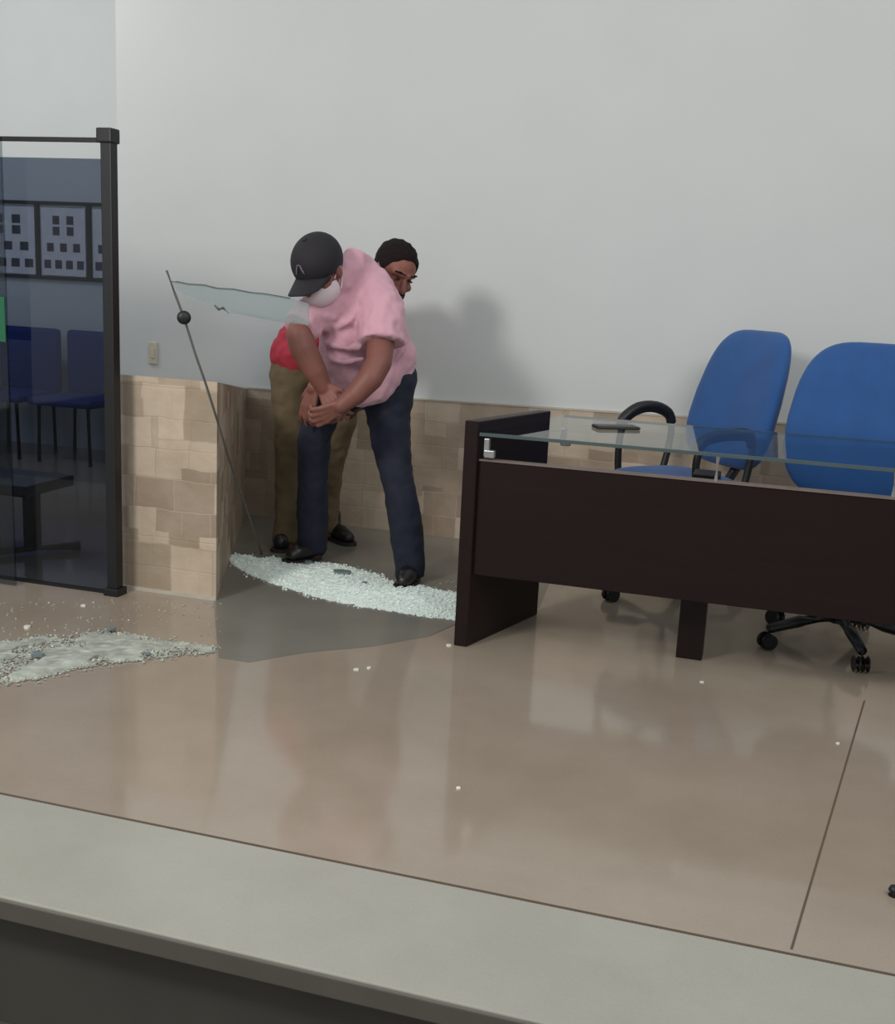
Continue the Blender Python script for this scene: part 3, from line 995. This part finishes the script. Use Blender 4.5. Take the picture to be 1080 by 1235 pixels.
# mask
bm = bmesh.new()
dome(bm, (0, .028, -.052), (.070, .090, .064), MA, [(V((0, .012, 0)), V((0, 1, .0))), (V((0, 0, .0)), V((0, .15, -1)))], .003)
mo = mesh_obj('face_mask', bm, MT['mask'], RA, True)
for q in (-1, 1):
    bm = bmesh.new(); tube(bm, [MA @ V(p) for p in ((q * .068, .02, -.02), (q * .079, .0, .0), (q * .081, -.024, .012), (q * .078, -.026, -.02), (q * .07, .012, -.07))], .003, 6)
    mesh_obj('ear_loop', bm, MT['mask'], mo)
bm = bmesh.new()
dome(bm, (0, -.012, .030), (.079, .100, .092), MA, [(V((0, -.0, 0)), V((0, -1, -.1))), (V((0, 0, -.045)), V((0, 0, 1))), (V((0, 0, .03)), V((0, 0, -1)))], .004)
mesh_obj('hair', bm, MT['hair'], RA, True)

# ---- man in the red shirt, behind
BH = at(475.5, 330, 4.52)
MB = head_matrix(BH, cdir(.42, -.62, .64), cdir(.46, .70, .52), 1.07)
RB = empty('person', at(375, 470, 4.75) * 1); RB.location.z = 0
RB.matrix_world = Matrix.Translation(RB.location)
tag(RB, 'person in red shirt and olive trousers bent over behind the one in pink', 'person')
bl = [P(356, 452, 4.72, .118), P(352, 495, 4.68, .092), P(351, 545, 4.66, .078), P(350, 595, 4.66, .068), P(347, 640, 4.62, .064), P(346, 655, 4.61, .062)]
br = [P(400, 452, 4.80, .115), P(408, 503, 4.78, .092), P(400, 550, 4.82, .072), P(394, 600, 4.86, .060), P(396, 640, 4.88, .056)]
bm = bmesh.new()
chain(bm, [P(362, 435, 4.74, .125), P(380, 440, 4.76, .125)])
chain(bm, bl, flat_end=True); chain(bm, br, flat_end=True)
blob('trousers', bm, MT['khaki'], RB, .009, 6, .02, .07)
shoe(RB, at(352, 664, 4.67), at(334, 672, 4.52))
shoe(RB, at(396, 652, 4.93), at(424, 662, 4.80))
bm = bmesh.new()
chain(bm, [P(360, 428, 4.73, .132), P(385, 405, 4.74, .14), P(425, 372, 4.72, .15), P(448, 354, 4.68, .12)])
chain(bm, [P(448, 352, 4.66, .09), P(438, 395, 4.58, .075)], flat_end=True)
chain(bm, [P(452, 352, 4.70, .09), P(462, 385, 4.66, .075)], flat_end=True)
blob('shirt', bm, MT['red'], RB, .009, 5, .024, .06)
bm = bmesh.new()
head_forms(bm, MB)
capsule(bm, MB @ V((0, -.03, -.06)), at(450, 352, 4.66), .052, .06)
chain(bm, [P(450, 356, 4.68, .095), P(425, 372, 4.72, .11), P(385, 405, 4.74, .105), P(365, 435, 4.74, .105)])
chain(bm, [(p, r * .72) for p, r in bl]); chain(bm, [(p, r * .72) for p, r in br])
w1 = at(379, 468, 4.24)
chain(bm, [P(440, 360, 4.66, .055), P(436, 400, 4.57, .05), P(405, 440, 4.46, .045), P(392, 455, 4.32, .04), (w1, .03)])
hand_forms(bm, w1, at(369, 500, 4.22) - w1, cdir(.5, .0, -.8), -1, (.25, .45, .35), .98)
w2 = at(440, 470, 4.60)
chain(bm, [P(458, 356, 4.70, .055), P(462, 400, 4.66, .05), P(455, 440, 4.63, .042), (w2, .032)])
hand_forms(bm, w2, at(425, 490, 4.58) - w2, cdir(-.3, .3, -.8), 1, (.25, .45, .35), .98)
blob('body', bm, MT['skinB'], RB, .005, 4)
bm = bmesh.new()
dome(bm, (0, -.016, .038), (.081, .103, .095), MB, [(V((0, .058, .082)), V((0, -.88, .48))), (V((0, 0, -.05)), V((0, -.1, 1)))], .006)
for v in bm.verts:
    n_ = noise.noise_vector(v.co * 45); v.co += n_ * .0055
mesh_obj('hair', bm, MT['hair'], RB, True)
for q in (-1, 1):
    bm = bmesh.new(); tube(bm, [MB @ V(p) for p in ((q * .014, .097, .043), (q * .032, .092, .047), (q * .052, .076, .042))], [.004, .005, .003], 8)
    mesh_obj('eyebrow', bm, MT['hair'], RB)
    bm = bmesh.new(); ellipsoid(bm, (q * .030, .082, .016), (.011, .007, .004), MB, 14, 10); mesh_obj('eye', bm, MT['black'], RB, True)
bm = bmesh.new()
dome(bm, (0, .016, -.062), (.062, .078, .062), MB, [(V((0, .03, 0)), V((0, 1, .0))), (V((0, 0, -.052)), V((0, .5, -1)))], .003)
mesh_obj('beard', bm, MT['hair'], RB, True)

# ------------------------------------------------------------------ light
def area(name, loc, target, size, sizey, power, col=(1, 1, 1)):
    L = bpy.data.lights.new(name, 'AREA'); L.shape = 'RECTANGLE'; L.size = size; L.size_y = sizey; L.energy = power; L.color = col
    o = bpy.data.objects.new(name, L); COL.objects.link(o)
    o.location = loc
    o.rotation_euler = (V(target) - V(loc)).to_track_quat('-Z', 'Y').to_euler()
    return o


area('unseen_lamp', (-2.75, .4, 2.7), (-.9, 5.0, .9), .65, .65, 84, (1, .97, .92))  # ceiling lamp, placed from the men's shadow on the wall
area('unseen_lamp', (1.4, 1.2, 3.3), (-1.2, 4.8, .5), 2.4, .8, 55, (1, .97, .92))  # added fill lamp, out of view, brightens the recess and the block's side
area('unseen_lamp', (-4.8, 4.4, 3.25), (-4.6, 6.0, 1.0), 1.4, .4, 28, (1, .98, .95))  # added lamp, out of view, lifts the rear wall behind the glass
w = bpy.data.worlds.new('hall_light'); SC.world = w; w.use_nodes = True
w.node_tree.nodes['Background'].inputs['Color'].default_value = (.93, .97, 1.0, 1)
w.node_tree.nodes['Background'].inputs['Strength'].default_value = .55

vs = SC.view_settings
vs.view_transform = 'Standard'; vs.look = 'None'; vs.gamma = 1; vs.exposure = 0; vs.use_curve_mapping = False
SC.cycles.use_denoising = True
SC.cycles.max_bounces = 8
SC.cycles.transparent_max_bounces = 16
